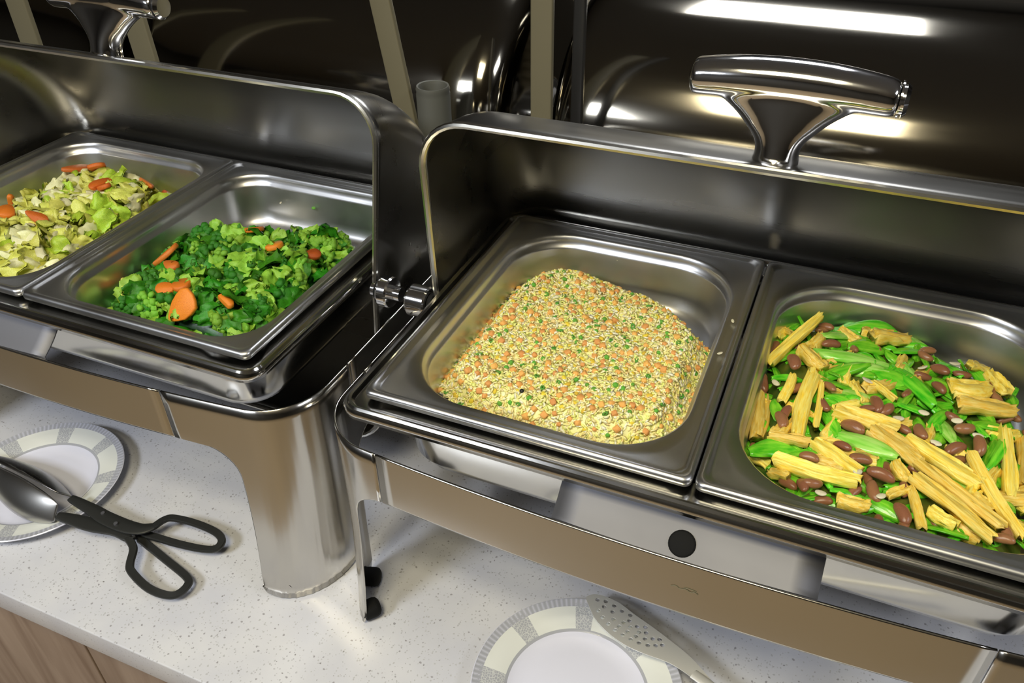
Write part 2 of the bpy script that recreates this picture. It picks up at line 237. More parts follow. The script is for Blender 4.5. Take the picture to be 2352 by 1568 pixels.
# ------------------------------------------------------------- room
CZ = -.28; FZ = -1.15; TOPZ = 1.40
def struct(name, me, m, parent=None, smooth=0):
    o = link(name, me, parent, m, smooth)
    if parent is None: o['kind'] = 'structure'
    return o
struct('floor', boxm(-3.2, 3.2, -3, 3, FZ-.05, FZ), M['floor'])
struct('ceiling', boxm(-3.2, 3.2, -3, 3, TOPZ+.012, TOPZ+.06), M['ceil'])
struct('wall_back', boxm(-3.2, 3.2, 3, 3.1, FZ, TOPZ), M['wall'])
struct('wall_front', boxm(-3.2, 3.2, -3.1, -3, FZ, TOPZ), M['wall'])
struct('wall_left', boxm(-3.3, -3.2, -3, 3, FZ, TOPZ), M['wall'])
struct('wall_right', boxm(3.2, 3.3, -3, 3, FZ, TOPZ), M['wall'])
for i, (lo, a, b, pw, c) in enumerate(LAMPS):
    t = empty('ceiling_light', (lo[0], lo[1], TOPZ), label='square recessed ceiling light panel over the buffet, out of frame', cat='light', group='recessed ceiling light panels')
    v, f = grid([rrect(a/2+.03, b/2+.03, .01, .012), rrect(a/2+.03, b/2+.03, .01, -.012), rrect(a/2+.004, b/2+.004, .005, -.012), rrect(a/2+.004, b/2+.004, .005, .010)], True)
    link('trim_frame', pydata('frame', v, f), t, M['beige'], 30)
# counter (continuous worktop) on its cabinet
ct = empty('counter', (0, -.138, CZ), label='white speckled stone buffet counter above wood-faced cabinet', cat='counter')
link('worktop', boxm(-2.0, 2.2, 0, 1.38, -.034, 0, .0016), ct, M['counter'], 30)
for i in range(5):
    link('cabinet_panel', boxm(-1.98+.83*i, -1.98+.83*(i+1)-.004, .018, .040, -.87, -.034, .0015), ct, M['cabinet'], 30)

# ------------------------------------------------------------- chafing dishes
CX, CY = .265, .1625
def frame_perim(left_out, right_out, r=.05):
    """plan curve of the stand, counter-clockwise from front centre; returns points and arc length of corner middles"""
    x0, x1 = -left_out, .53+right_out; y0, y1 = -.012, .357
    pts = []; marks = {}
    def add(p):
        pts.append(p)
    def bulge(x, s):
        t = (x-(x0+x1)/2)/((x1-x0)/2); return s*max(0., 1-t*t)
    K = 60; xc = (x0+x1)/2
    for i in range(K): x = xc+(x1-r-xc)*i/K; add((x, y0))
    for i in range(13):
        a = -PI/2+PI/2*i/12; add((x1-r+r*math.cos(a), y0+r+r*math.sin(a)))
        if i == 6: marks['fr'] = len(pts)-1
    for i in range(1, K): add((x1, y0+r+(y1-y0-2*r)*i/K))
    for i in range(13):
        a = PI/2*i/12; add((x1-r+r*math.cos(a), y1-r+r*math.sin(a)))
        if i == 6: marks['br'] = len(pts)-1
    for i in range(1, 2*K): add((x1-r+(x0+r-x1+r)*i/(2*K), y1))
    for i in range(13):
        a = PI/2+PI/2*i/12; add((x0+r+r*math.cos(a), y1-r+r*math.sin(a)))
        if i == 6: marks['bl'] = len(pts)-1
    for i in range(1, K): add((x0, y1-r-(y1-y0-2*r)*i/K))
    for i in range(13):
        a = PI+PI/2*i/12; add((x0+r+r*math.cos(a), y0+r+r*math.sin(a)))
        if i == 6: marks['fl'] = len(pts)-1
    for i in range(1, K): add((x0+r+(xc-x0-r)*i/K, y0))
    ym = (y0+y1)/2
    out = [(x, y+(-bulge(x, .018) if y < ym else bulge(x, .012))*min(1, abs(y-ym)/(ym-y0))) for x, y in pts]
    n = len(out); acc = [0.]
    for i in range(n): a = out[i]; b = out[(i+1) % n]; acc.append(acc[-1]+math.hypot(b[0]-a[0], b[1]-a[1]))
    return out, acc, {k: acc[v] for k, v in marks.items()}
def make_sampler(out, acc):
    tot = acc[-1]; n = len(out)
    import bisect
    def at(s):
        s %= tot; i = min(bisect.bisect_right(acc, s)-1, n-1); t = (s-acc[i])/(acc[i+1]-acc[i]); a = out[i]; b = out[(i+1) % n]
        d = Vector((b[0]-a[0], b[1]-a[1])).normalized()
        return Vector((a[0]+(b[0]-a[0])*t, a[1]+(b[1]-a[1])*t)), Vector((d.y, -d.x))
    return at, tot
BT, BB, LB = -.045, -.100, -.279
def build_stand(root, left_out, right_out, spans, plate_x):
    """spans: per corner (seam toward lower arc length, leg half width there, seam toward higher, leg half width there)"""
    out, acc, mk = frame_perim(left_out, right_out); at, tot = make_sampler(out, acc)
    seams = []
    for c in ('fr', 'br', 'bl', 'fl'):
        s0, w0, s1, w1 = spans[c]; m = mk[c]; seams.append((m-s0, m+s1))
        rows = []; R = .035; NZ = 30; NU = 64
        zs = [BT+(BB-BT)*i/4 for i in range(5)] + [BB-R*(1-math.cos(PI/2*i/8)) for i in range(1, 9)] + [BB-R+(LB-BB+R)*i/12 for i in range(1, 13)]
        for z in zs:
            d = BB-z
            if d <= 1e-6: a, b = s0-.0006, s1-.0006
            else:
                q = 0 if d >= R else R*(1-math.sqrt(max(0, 1-(1-d/R)**2)))
                tp = 1-.10*max(0, d-R)/(BB-LB); a = min(w0*tp+q, s0-.0006); b = min(w1*tp+q, s1-.0006)
            row = []
            ia = .84*w0; ib = .84*w1; NE = (NU-44)//2
            for j in range(NU+1):
                if j < NE: sj = -a+(a-ia)*j/NE
                elif j <= NU-NE: sj = -ia+(ia+ib)*(j-NE)/(NU-2*NE)
                else: sj = ib+(b-ib)*(j-NU+NE)/NE
                p, nn = at(m+sj); fl = .020*(max(0, d)/(BB-LB))**2
                zz = z
                if z <= LB+1e-6: zz = z+.012*abs(2*j/NU-1)**3
                row.append((p.x, p.y+nn.y*fl, zz))
            rows.append(row)
        v, f = grid(rows); leg = solid(link('leg', pydata('leg', v, f), root, M['frame'], 60), .0018, 0)
        for sgn in (-1, 1):
            p, nn = at(m+sgn*(.55*w0 if sgn < 0 else .6*w1))
            base = Vector((p.x, p.y+nn.y*.018))
            P = [Vector((base.x-nn.x*k, base.y-nn.y*k, -.2690)) for k in (.001, .005, .012, .015, .017)]
            v, f = tube(P, .0105, 16, rads=[.0095, .0098, .0098, .0088, .006])
            link('rubber_foot', pydata('foot', v, f), leg, M['rubber'])
    names = ['side_rail', 'back_rail', 'side_rail', 'front_rail']
    for k in range(4):
        a = seams[k][1]+.0006; b = seams[(k+1) % 4][0]-.0006
        if b < a: b += tot
        n = max(8, int((b-a)/.012)); rows = []
        for z in (BT, BT-.0015, (BT+BB)/2, BB+.0015, BB):
            row = []
            for j in range(n+1):
                p, nn = at(a+(b-a)*j/n); row.append((p.x, p.y, z))
            rows.append(row)
        v, f = grid(rows); o = solid(link(names[k], pydata(names[k], v, f), root, M['frame'], 60), .0018, 0)
    # shelf plates in front and back, clipped from rail to underside of the pan rim
    def plate(x0, x1, y_in, y_out, nm, butt):
        rows = []
        for t in [i/8 for i in range(9)]:
            y = y_in+(y_out-y_in)*t; z = -.020-.0255*t-.002*math.sin(PI*t)
            rows.append([(x0+(x1-x0)*i/10, y+.003*(2*i/10-1)**2*t, z) for i in range(11)])
        rows.append([(x, y, z-.014) for x, y, z in rows[-1]])
        v, f = grid(rows); p = solid(link(nm, pydata(nm, v, f), root, M['plate_steel'], 30), .0015)
        if butt:
            bx = (x0+x1)/2+.001; by = y_in+(y_out-y_in)*.72; bz = -.020-.0255*.72-.0012
            nrm = Vector((0, -.0255, (y_in-y_out))).normalized()*-1
            nrm = Vector((0, (-.0255)/1, abs(y_out-y_in))).normalized()
            c = Vector((bx, by, bz)); rows = []
            tx = Vector((1, 0, 0)); ty = nrm.cross(tx)
            for rr, hh in ((.0001, .0028), (.008, .0028), (.0092, .0022), (.0097, .0008), (.0097, -.0008)):
                rows.append([c+nrm*hh+tx*rr*math.cos(2*PI*j/28)+ty*rr*math.sin(2*PI*j/28) for j in range(28)])
            v, f = grid(rows, True); link('rubber_stop', pydata('stop', v, f), p, M['rubber'], 50)['label'] = 'round black rubber stop'
    plate(plate_x[0], plate_x[1], .004, -.0285, 'shelf_plate', plate_x[2])
    return at, mk
def water_pan(root):
    L_ = []
    hx, hy = .265, .1625
    for ins, z, r in ((-.0155, -.016, .018), (-.0165, -.010, .019), (-.0150, -.0075, .018), (-.0135, -.0078, .017), (-.0120, -.0060, .015), (-.0100, -.0062, .014), (-.008, -.0098, .013), (.012, -.0102, .03), (.014, -.013, .036),
                      (.0160, -.040, .038), (.018, -.075, .038), (.024, -.086, .036), (.036, -.092, .03), (.16, -.093, .001)):
        L_.append(rrect(hx-ins, hy-ins, max(r, .001), z, CX, CY, 9, 16))
    v, f = grid(L_, True, False, True)
    return solid(link('water_pan', pydata('water_pan', v, f), root, M['wpan'], 50), .001, -1)
def lid(root, theta_edge, back=False, bead_mat=None, x0=-.021, x1=.551, handle=True, hx=.265):
    """half-barrel lid turning about the side axis; theta 0 = back horizontal, 90 = up. Open: theta_edge 90 and it hangs behind."""
    rl, rc, zc = (.187, .042, -.004) if back else (.184, .042, -.021)
    prof = []
    for t in (0.02, .4, .75): prof.append((x0+.004*(1-t), (rl-rc)*t))
    for i in range(9): a = PI/2*i/8; prof.append((x0+rc-rc*math.cos(a), rl-rc+rc*math.sin(a)))
    for i in range(1, 12): prof.append((x0+rc+(x1-x0-2*rc)*i/12, rl))
    for i in range(9): a = PI/2*i/8; prof.append((x1-rc+rc*math.sin(a), rl-rc+rc*math.cos(a)))
    for t in (.75, .4, .02): prof.append((x1-.004*(1-t), (rl-rc)*t))
    piv = empty('roll_top_lid', (0, CY, zc)); piv.parent = root
    def P(x, r, th): return (x, r*math.cos(th), r*math.sin(th))
    a1 = math.radians(theta_edge); rows = []
    for k in range(49):
        th = a1-PI*k/48; rows.append([P(x, r, th) for x, r in prof])
    v, f = grid(rows); sh = solid(link('lid_shell', pydata('lid', v, f), piv, M['lid_back'] if back else M['lid'], 60), .0012, 0)
    for th in (a1, a1-PI):
        path = [P(x, r, th) for x, r in prof]
        v, f = tube(path, .0030, 8, up=Vector((0, math.sin(th), -math.cos(th))))
        link('rolled_edge', pydata('bead', v, f), piv, M['bead'])
    # T handle standing on the outside of the shell by the front edge
    if handle:
        th = a1-math.radians(7.5); base = Vector(P(hx, rl-.002, th)); up = Vector((0, math.cos(th), math.sin(th))); sd = Vector((1, 0, 0)); fw = up.cross(sd)
        h = .058; rows = []; n = 28
        # stem flaring into the bar
        for i in range(15):
            t = i/14; wx = .0180+.044*max(0, (t-.12)/.88)**2.1; wy = .0145-.001*t*t
            wx -= .0025*math.sin(PI*min(1, t/.5)) if t < .5 else 0
            rows.append([base+up*(h-.006)*t+sd*math.copysign(abs(math.cos(2*PI*j/n))**.9, math.cos(2*PI*j/n))*wx+fw*math.sin(2*PI*j/n)*wy for j in range(n)])
        stem = grid(rows, True, True, True)
        rows = []
        for i in range(33):
            q = -1+2*i/32; x = q*.0725; r = .0138+.0034*(1-q*q)
            e = max(0, (abs(q)-.93)/.07); r *= math.sqrt(max(.02, 1-e*e)) if q < 0 else (1 if e < .99 else .9)
            c = base+up*(h+.002-.004*q*q)+sd*x
            rows.append([c+up*math.sin(2*PI*j/n)*r*.92+fw*math.cos(2*PI*j/n)*r for j in range(n)])
        bar = grid(rows, True, True, True)
        c = base+up*(h-.002)+sd*.0725
        cap = tube([c, c+sd*.0012, c+sd*.0014, c+sd*.0030, c+sd*.0032, c+sd*.006], 1, 24, up=up, rads=[.0125, .0125, .0100, .0100, .0122, .0095])
        v, f = merge([stem, bar]); hd = link('handle', pydata('handle', v, f), piv, M['chrome'], 60)
        rm = hd.modifiers.new('fuse', 'REMESH'); rm.mode = 'VOXEL'; rm.voxel_size = .0016; rm.use_smooth_shade = True
        sm = hd.modifiers.new('soften', 'SMOOTH'); sm.factor = .8; sm.iterations = 9
        v, f = cap; link('handle_cap', pydata('cap', v, f), hd, M['chrome'], 40)
        hd['label'] = 'polished chrome T-shaped handle'
    return piv
def hinge(root, x_in, x_out, sgn, big):
    """pivot barrels between lid end and stand rail"""
    y, z = CY, -.022
    c = [Vector((x_in, y, z)), Vector((x_in+sgn*.002, y, z)), Vector((x_out-sgn*.002, y, z)), Vector((x_out, y, z))]
    v, f = tube(c, .013, 26, rads=[.0150, .016, .016, .015]); a = link('hinge_barrel', pydata('barrel', v, f), root, M['chrome'], 25)
    v, f = tube([Vector((x_in-sgn*.010, y, z)), Vector((x_out+sgn*big, y, z))], .0075, 20); b = link('hinge_pin', pydata('pin', v, f), root, M['chrome'], 40)
    v, f = tube([Vector((x_in-sgn*.0045, y, z)), Vector((x_in-sgn*.0005, y, z))], .0105, 22); link('washer', pydata('washer', v, f), b, M['rubber'], 40)
def food_pan(name, x, label, group, r_open, fl, rz=0):
    o = empty(name, (0, 0, 0), label=label, cat='food pan', group=group)
    hx, hy = .1318, .1620; L_ = []; cx = x
    for ins, z, r in ((.0005, -.0055, .006), (0, -.0015, .0065), (.0010, .0010, .007), (.0035, .0016, .008), (.0060, .0008, .009), (.0072, -.0008, .010), (.0090, -.0012, .011), (fl*.72, -.0013, r_open*.7), (fl, -.0018, r_open),
                      (fl+.0016, -.0036, r_open), (fl+.0024, -.0070, r_open), (fl+.0030, -.0120, r_open), (fl+.0050, -.0132, r_open-.002), (fl+.0058, -.0160, r_open-.002), (fl+.0085, -.045, r_open-.004),
                      (fl+.011, -.056, r_open-.006), (fl+.017, -.0625, r_open-.012), (fl+.026, -.065, r_open-.02), (fl+.07, -.0655, .008)):
        L_.append(rrect(hx-ins, hy-ins, max(r, .002), z, 0, 0, 11, 8))
    v, f = grid(L_, True, False, True)
    p = solid(link('pan_body', pydata('pan', v, f), o, M['pan'], 55), .0008, -1)
    o.location = (cx, CY, 0)
    return o
def dish(name, loc, label, group, lo, ro, spans, lid_deg, back=False, plate_x=(.172, .360, True), lidx=(-.021, .551), hx=.265, handle=True, rz=0):
    root = empty(name, loc, rz, label=label, cat='chafing dish', group=group)
    build_stand(root, lo, ro, spans, plate_x); water_pan(root)
    lid(root, lid_deg, back, None, lidx[0], lidx[1], handle, hx)
    hinge(root, lidx[0]-.004, -lo+.001, -1, .004); hinge(root, lidx[1]+.004, .53+ro-.001, 1, .010 if not back else .004)
    return root
SP_R = {'fr': (.10, .055, .075, .045), 'br': (.075, .045, .10, .055), 'bl': (.10, .055, .075, .045), 'fl': (.075, .042, .056, .022)}
SP_L = {'fr': (.125, .060, .075, .043), 'br': (.075, .045, .10, .055), 'bl': (.10, .055, .075, .045), 'fl': (.075, .045, .10, .055)}
D1 = Vector((-.644, .003, 0))
dr = dish('chafing_dish', (0, 0, 0), 'open stainless chafing dish holding fried rice and bean curd pans', 'roll top chafing dishes', .047, .047, SP_R, 90)
dl = dish('chafing_dish', D1, 'open stainless chafing dish holding cabbage and broccoli pans', 'roll top chafing dishes', .047, .047, SP_L, 80, hx=.222, lidx=(-.021, .560), plate_x=(.125, .307, False))
SPB = {'fr': (.10, .055, .075, .045), 'br': (.075, .045, .10, .055), 'bl': (.10, .055, .075, .045), 'fl': (.075, .045, .10, .055)}
db = dish('chafing_dish', (.002, .455, 0), 'closed chafing dish reflecting ceiling lights, behind the open fried rice dish', 'roll top chafing dishes', .047, .047, SPB, 174, True, handle=False)
dc = dish('chafing_dish', (-.632, .47, 0), 'closed dark chafing dish in back row, behind open broccoli dish', 'roll top chafing dishes', .047, .047, SPB, 174, True, handle=False)
dd = dish('chafing_dish', (-1.27, .50, 0), 'closed dark chafing dish at left end of back row', 'roll top chafing dishes', .047, .047, SPB, 174, True, handle=False)
p_rice = food_pan('food_pan', .1325, 'steel half pan of fried rice, left side of near dish', 'steel food pans in the dishes', .062, .017)
p_tofu = food_pan('food_pan', .3977, 'steel half pan of bean curd sticks, beans and celery', 'steel food pans in the dishes', .062, .017)
p_cab = food_pan('food_pan', D1.x+.1325, 'steel half pan of cabbage and carrots, far left', 'steel food pans in the dishes', .045, .014)
p_bro = food_pan('food_pan', D1.x+.3977, 'steel half pan of broccoli and carrots', 'steel food pans in the dishes', .045, .014)
for o in (p_cab, p_bro): o.location.y += D1.y
# ------------------------------------------------------------- background fittings between the rows
def post(x, y, wd, label, group, m, lean=0., dp=.008, top=.46, z0=CZ):
    o = empty('guard_post', (x, y, z0), label=label, cat='post', group=group)
    me = boxm(-wd/2, wd/2, -dp/2, dp/2, .004, top-z0, .002)
    for v in me.vertices: v.co.x += lean*(v.co.z-(-z0+.06))
    link('upright', me, o, m, 30)
    me = boxm(-wd/2-.006+lean*z0, wd/2+.006+lean*z0, -dp/2-.002, dp/2+.002, 0, .004, .001); link('base_plate', me, o, m, 30)
post(-.765, .399, .036, 'beige guard post at far left behind the cabbage dish', 'guard posts', M['post'])
post(-.560, .402, .036, 'beige guard post behind the handle of the left dish', 'guard posts', M['post'], -.05)
post(-.172, .397, .026, 'leaning beige guard post beside the grey tube', 'guard posts', M['post'], -.15)
post(-.002, .397, .024, 'beige guard post rising behind the near dish rim, right of grey tube', 'guard posts', M['post'])
post(.036, .404, .013, 'thin black post beside the closed dish lid', 'guard posts', M['dark'])
v, f = grid([[(math.cos(2*PI*j/32)*r, math.sin(2*PI*j/32)*r, z) for j in range(32)] for r, z in ((.0002, 0), (.0195, 0), (.0195, .372), (.0188, .375), (.0195, .378), (.0185, .3815), (.0165, .381), (.015, .376), (.015, .01), (.0002, .01))], True)
tb = link('hollow_tube', pydata('tube', v, f), None, M['tube'], 40); tb.location = (-.135, .398, CZ)
tag(tb, 'short hollow grey tube standing beside a beige post', 'tube')
bx = link('pillar', boxm(-.32, -.02, 1.26, 1.40, CZ-.9+.032, .7, .004), None, M['beige'], 30); tag(bx, 'beige wall pillar seen between the two closed dishes', 'pillar')
rk = empty('drip_rack', (-.10, .92, CZ), label='ribbed grey rack standing between the closed dishes', cat='rack')
for i in range(7):
    link('slat', boxm(-.05, .05, -.003, .003, .19+.017*i, .197+.017*i, .001), rk, M['post'], 30)
for sx in (-.052, .046): link('leg', boxm(sx, sx+.006, -.004, .004, 0, .31, .001), rk, M['dark'], 30)

# ------------------------------------------------------------- plates
def plate_mat(name, phase, n=8, hot=.0):
    m = mat(name, (.82, .83, .88), .12, 0, .5, 0, .3)
    t = N(m, 'ShaderNodeTexCoord'); sp = N(m, 'ShaderNodeSeparateXYZ'); L(m, t.outputs['Object'], sp.inputs[0])
    def mth(op, a, b=None, c=None, clamp=False):
        q = N(m, 'ShaderNodeMath', operation=op, use_clamp=clamp)
        for i, s in enumerate((a, b, c)):
            if s is None: continue
            if isinstance(s, (int, float)): q.inputs[i].default_value = s
            else: L(m, s, q.inputs[i])
        return q.outputs[0]
    x, y = sp.outputs[0], sp.outputs[1]
    r = mth('SQRT', mth('ADD', mth('MULTIPLY', x, x), mth('MULTIPLY', y, y)))
    ang = mth('ADD', mth('ARCTAN2', y, x), phase)
    fr = mth('FRACT', mth('MULTIPLY', ang, n/(2*PI)))
    tri = mth('ABSOLUTE', mth('SUBTRACT', fr, .5))                       # 0 centre of a panel .. .5 between panels
    def band(lo, hi): return mth('MULTIPLY', mth('GREATER_THAN', r, lo), mth('LESS_THAN', r, hi))
    div = mth('MULTIPLY', mth('GREATER_THAN', tri, .36), band(.064, .0905))
    inner = band(.0630, .0655); outer = band(.0865, .094)
    zg = mth('ABSOLUTE', mth('SINE', mth('MULTIPLY', ang, 60)))
    lace = mth('MULTIPLY', outer, mth('MULTIPLY_ADD', zg, .5, .5))
    ck = N(m, 'ShaderNodeTexVoronoi', feature='DISTANCE_TO_EDGE'); ck.inputs['Scale'].default_value = 420; L(m, t.outputs['Object'], ck.inputs[0])
    lat = mth('MULTIPLY_ADD', mth('GREATER_THAN', ck.outputs['Distance'], .09), .5, .42)
    divl = mth('MULTIPLY', div, lat)
    mask = mth('MAXIMUM', mth('MAXIMUM', divl, mth('MULTIPLY', inner, .9)), lace)
    cream = band(.064, .0865)
    a = N(m, 'ShaderNodeMix', data_type='RGBA'); L(m, cream, a.inputs[0]); a.inputs[6].default_value = (.78, .79, .93, 1); a.inputs[7].default_value = (.80, .82, .79, 1)
    b = N(m, 'ShaderNodeMix', data_type='RGBA'); L(m, mask, b.inputs[0]); L(m, a.outputs[2], b.inputs[6]); b.inputs[7].default_value = (.40, .41, .46, 1)
    L(m, b.outputs[2], B(m).inputs['Base Color']); return m
def dinner_plate(x, y, label, phase):
    prof = [(.0002, .0035), (.045, .0035), (.058, .0045), (.0635, .0072), (.068, .0098), (.080, .0128), (.0925, .0150), (.0940, .0158), (.0948, .0152), (.0942, .0138), (.0800, .0108), (.066, .0070), (.058, .0022), (.052, .0016), (.050, 0), (.046, 0), (.044, .0014), (.0002, .0014)]
    v, f = grid([[(r*math.cos(2*PI*j/96), r*math.sin(2*PI*j/96), z) for j in range(96)] for r, z in prof], True)
    o = link('dinner_plate', pydata('plate', v, f), None, plate_mat('plate_glaze', phase), 60); o.location = (x, y, CZ)
    return tag(o, label, 'plate', 'decorated white plates')
dinner_plate(-.465, -.012, 'white plate with grey patterned rim under the dark-handled tongs', .35)
dinner_plate(.197, -.020, 'white plate with grey lace rim under the slotted spoon', .55)

# ------------------------------------------------------------- scissor tongs
def ribbon(path, wd, th, closed=False, n=10, wf=None):
    rows = []; P = [Vector(p) for p in path]; k = len(P)
    for i, p in enumerate(P):
        t = (P[(i+1) % k]-P[i-1]) if closed else P[min(i+1, k-1)]-P[max(i-1, 0)]
        t.z = 0; t.normalize(); s = Vector((t.y, -t.x, 0)); a = (wf(i/(k-1)) if wf else wd)/2
        rows.append([p+s*a*c+Vector((0, 0, th/2*d)) for c, d in ((-1, -.5), (-.8, -1), (.8, -1), (1, -.5), (1, .5), (.8, 1), (-.8, 1), (-1, .5))])
    if closed: rows.append(rows[0])
    return grid(rows, True, not closed, not closed)
tg = empty('salad_tongs', (-.337, -.033, CZ), label='scissor salad tongs with dark looped handles resting on left plate', cat='tongs')
off = Vector((.337, .033, -CZ))
def half(pts, nm, head, dz, kloop, flip):
    P = [Vector((x, y, max(z, -.2755)+dz))+off for x, y, z in pts]
    arm = bez(P[:kloop+1], 6); loop = bez([P[-1]+(P[kloop]-P[-1])*.5]+P[kloop+1:], 6)
    loop = bez(P[kloop:]+[P[kloop]], 6)[:-1]
    na = len(arm)
    a = ribbon(arm, .012, .0034, wf=lambda t: .0085+.0085*math.sin(PI*min(1, t*1.0))**.8)
    b = ribbon(loop, .0084, .0042, True)
    v, f = merge([a, b]); arm_o = link('handle', pydata(nm, v, f), tg, M['tong'], 50)
    # spoon shaped jaw standing on edge
    H = bez([Vector((x, y, z+dz))+off for x, y, z in head], 10); k = len(H); rows = []
    for i, p in enumerate(H):
        t = i/(k-1); d = (H[min(i+1, k-1)]-H[max(i-1, 0)]).normalized(); s = Vector((d.y, -d.x, 0))*flip
        wv = .0035+.0165*math.sin(PI*min(1, .08+.9*t)**.85)
        dep = .012*math.sin(PI*min(1, t*1.02))
        up = Vector((0, 0, 1))
        rows.append([p+up*(math.sin(a)*wv*.8+.004)+s*(math.cos(a)*dep+wv*.55*math.sin(-a)) for a in [math.radians(-85+170*j/12) for j in range(13)]])
    v, f = grid(rows); j = solid(link('spoon_jaw', pydata('jaw', v, f), tg, M['jaw'] if flip < 0 else M['lid'], 80), .0012)
    j['label'] = 'steel spoon-shaped jaw'
half(TONG_A, 'upper_arm', HEAD_A, .0030, 5, 1)
half(TONG_B, 'lower_arm', HEAD_B, -.0005, 4, -1)
for dx, dy in ((-.006, .003), (.018, -.003)):
    v, f = tube([Vector((dx, dy, .0175+.0035)), Vector((dx, dy, .0225+.0035))], .0022, 12); link('rivet', pydata('rivet', v, f), tg, M['plate_steel'], 40)

# ------------------------------------------------------------- slotted spoon with real holes
def slotted():
    bm = bmesh.new()
    R_ = bez([(x, y, 0) for x, y in SPOON_R], 4); L_ = bez([(x, y, 0) for x, y in SPOON_L], 4)
    out = [Vector(q) for q in L_][::-1][0:] ; loop = R_ + out
    def addloop(pts):
        vs = [bm.verts.new(p) for p in pts]
        return [bm.edges.new((vs[i], vs[(i+1) % len(vs)])) for i in range(len(vs))]
    E = addloop(loop)
    for hx_, hy_ in HOLES: E += addloop([(hx_+.0022*math.cos(a), hy_+.0022*math.sin(a), 0) for a in [2*PI*j/10 for j in range(10)]])
    bmesh.ops.triangle_fill(bm, use_beauty=True, use_dissolve=False, edges=E)
    bmesh.ops.subdivide_edges(bm, edges=[e for e in bm.edges if e.calc_length() > .012], cuts=2)
    bmesh.ops.triangulate(bm, faces=bm.faces[:])
    ax0 = Vector((.176, .0705)); ax1 = Vector((.300, .0210)); ad = (ax1-ax0).normalized(); nd = Vector((-ad.y, ad.x))
    for v in bm.verts:
        q = v.co.xy-ax0; t = q.dot(ad)/(ax1-ax0).length; s = q.dot(nd)
        v.co.z = -.2600+.0085*t+.010*max(0, .45-t)**2
    me = bpy.data.meshes.new('spoon'); bm.to_mesh(me); bm.free()
    sp = empty('slotted_spoon', (0, 0, 0), label='perforated steel serving spoon lying across right plate rim', cat='spoon')
    solid(link('bowl', me, sp, M['slot'], 0), .0011)
    hp = [(.290, .0248, -.2515), (.315, .0135, -.2480), (.350, -.005, -.2430), (.40, -.030, -.2370), (.46, -.060, -.2300), (.48, -.072, -.2300)]
    P = bez(hp, 5); v, f = tube(P, .005, 10, flat=.35); link('handle', pydata('handle', v, f), sp, M['slot'], 60)
slotted()

# ------------------------------------------------------------- food helpers
RNG = random.Random(7)
def inside(poly, x, y):
    c = False; n = len(poly)
    for i in range(n):
        x1, y1 = poly[i]; x2, y2 = poly[(i+1) % n]
        if (y1 > y) != (y2 > y) and x < (x2-x1)*(y-y1)/(y2-y1)+x1: c = not c
    return c
def edge_dist(poly, x, y):
    d = 9; n = len(poly); p = Vector((x, y))
    for i in range(n):
        a = Vector(poly[i]); b = Vector(poly[(i+1) % n]); t = max(0, min(1, (p-a).dot(b-a)/(b-a).length_squared)); d = min(d, (p-a-(b-a)*t).length)
    return d
def clamp_poly(poly, cx, x0f=.024, y0=.030):
    """keep the outline inside the pan walls"""
    lx, hx = cx-.1318+x0f, cx+.1318-x0f; return [(min(max(x, lx), hx), min(max(y, y0), .300)) for x, y in poly]
def heap(poly, low, high, fall, seed, bump=.004, sc=40):
    def z(x, y):
        if not inside(poly, x, y): d = 0
        else: d = edge_dist(poly, x, y)
        t = min(1, d/fall); t = t*t*(3-2*t)
        return low+(high-low)*t+bump*t*noise.noise(Vector((x*sc, y*sc, seed)))
    return z
def normal(h, x, y, e=.004):
    return Vector((-(h(x+e, y)-h(x-e, y))/(2*e), -(h(x, y+e)-h(x, y-e))/(2*e), 1)).normalized()
def bed(poly, h, name, m, label, cat, st=.004, drop=.004, floor=-.0648):
    xs = [p[0] for p in poly]; ys = [p[1] for p in poly]; x0, x1, y0, y1 = min(xs), max(xs), min(ys), max(ys)
    nx = int((x1-x0)/st); ny = int((y1-y0)/st); idx = {}; V = []; F = []
    def vid(i, j):
        if (i, j) not in idx:
            x = x0+i*st; y = y0+j*st; idx[(i, j)] = len(V); V.append((x, y, max(floor, h(x, y)-drop)))
        return idx[(i, j)]
    for i in range(nx):
        for j in range(ny):
            if inside(poly, x0+(i+.5)*st, y0+(j+.5)*st): F.append((vid(i, j), vid(i+1, j), vid(i+1, j+1), vid(i, j+1)))
    o = link(name, pydata(name, V, F), None, m, 180); return tag(o, label, cat, None, 'stuff')
def shared(me, m): 
    if not me.materials: me.materials.append(m)
    me.polygons.foreach_set('use_smooth', [True]*len(me.polygons)); return me
def put(name, me, loc, rot, sc, label, cat, group):
    o = bpy.data.objects.new(name, me); COL.objects.link(o); o.location = loc; o.rotation_mode = 'XYZ'; o.rotation_euler = rot
    o.scale = sc if isinstance(sc, tuple) else (sc, sc, sc); return tag(o, label, cat, group)
def lay_rot(nrm, ang, roll=0., pitch=0.):
    """rotation laying local z along nrm with heading ang"""
    t = Vector((math.cos(ang), math.sin(ang), 0)); t = (t-nrm*t.dot(nrm)).normalized(); b = nrm.cross(t)
    mtx = Matrix((t, b, nrm)).transposed(); mtx = mtx @ Matrix.Rotation(roll, 3, 'X') @ Matrix.Rotation(pitch, 3, 'Y'); return mtx.to_euler()
def ico(sub, fn):
    bm = bmesh.new(); bmesh.ops.create_icosphere(bm, subdivisions=sub, radius=1)
    for v in bm.verts: v.co = Vector(fn(v.co))
    me = bpy.data.meshes.new('ico'); bm.to_mesh(me); bm.free(); return me
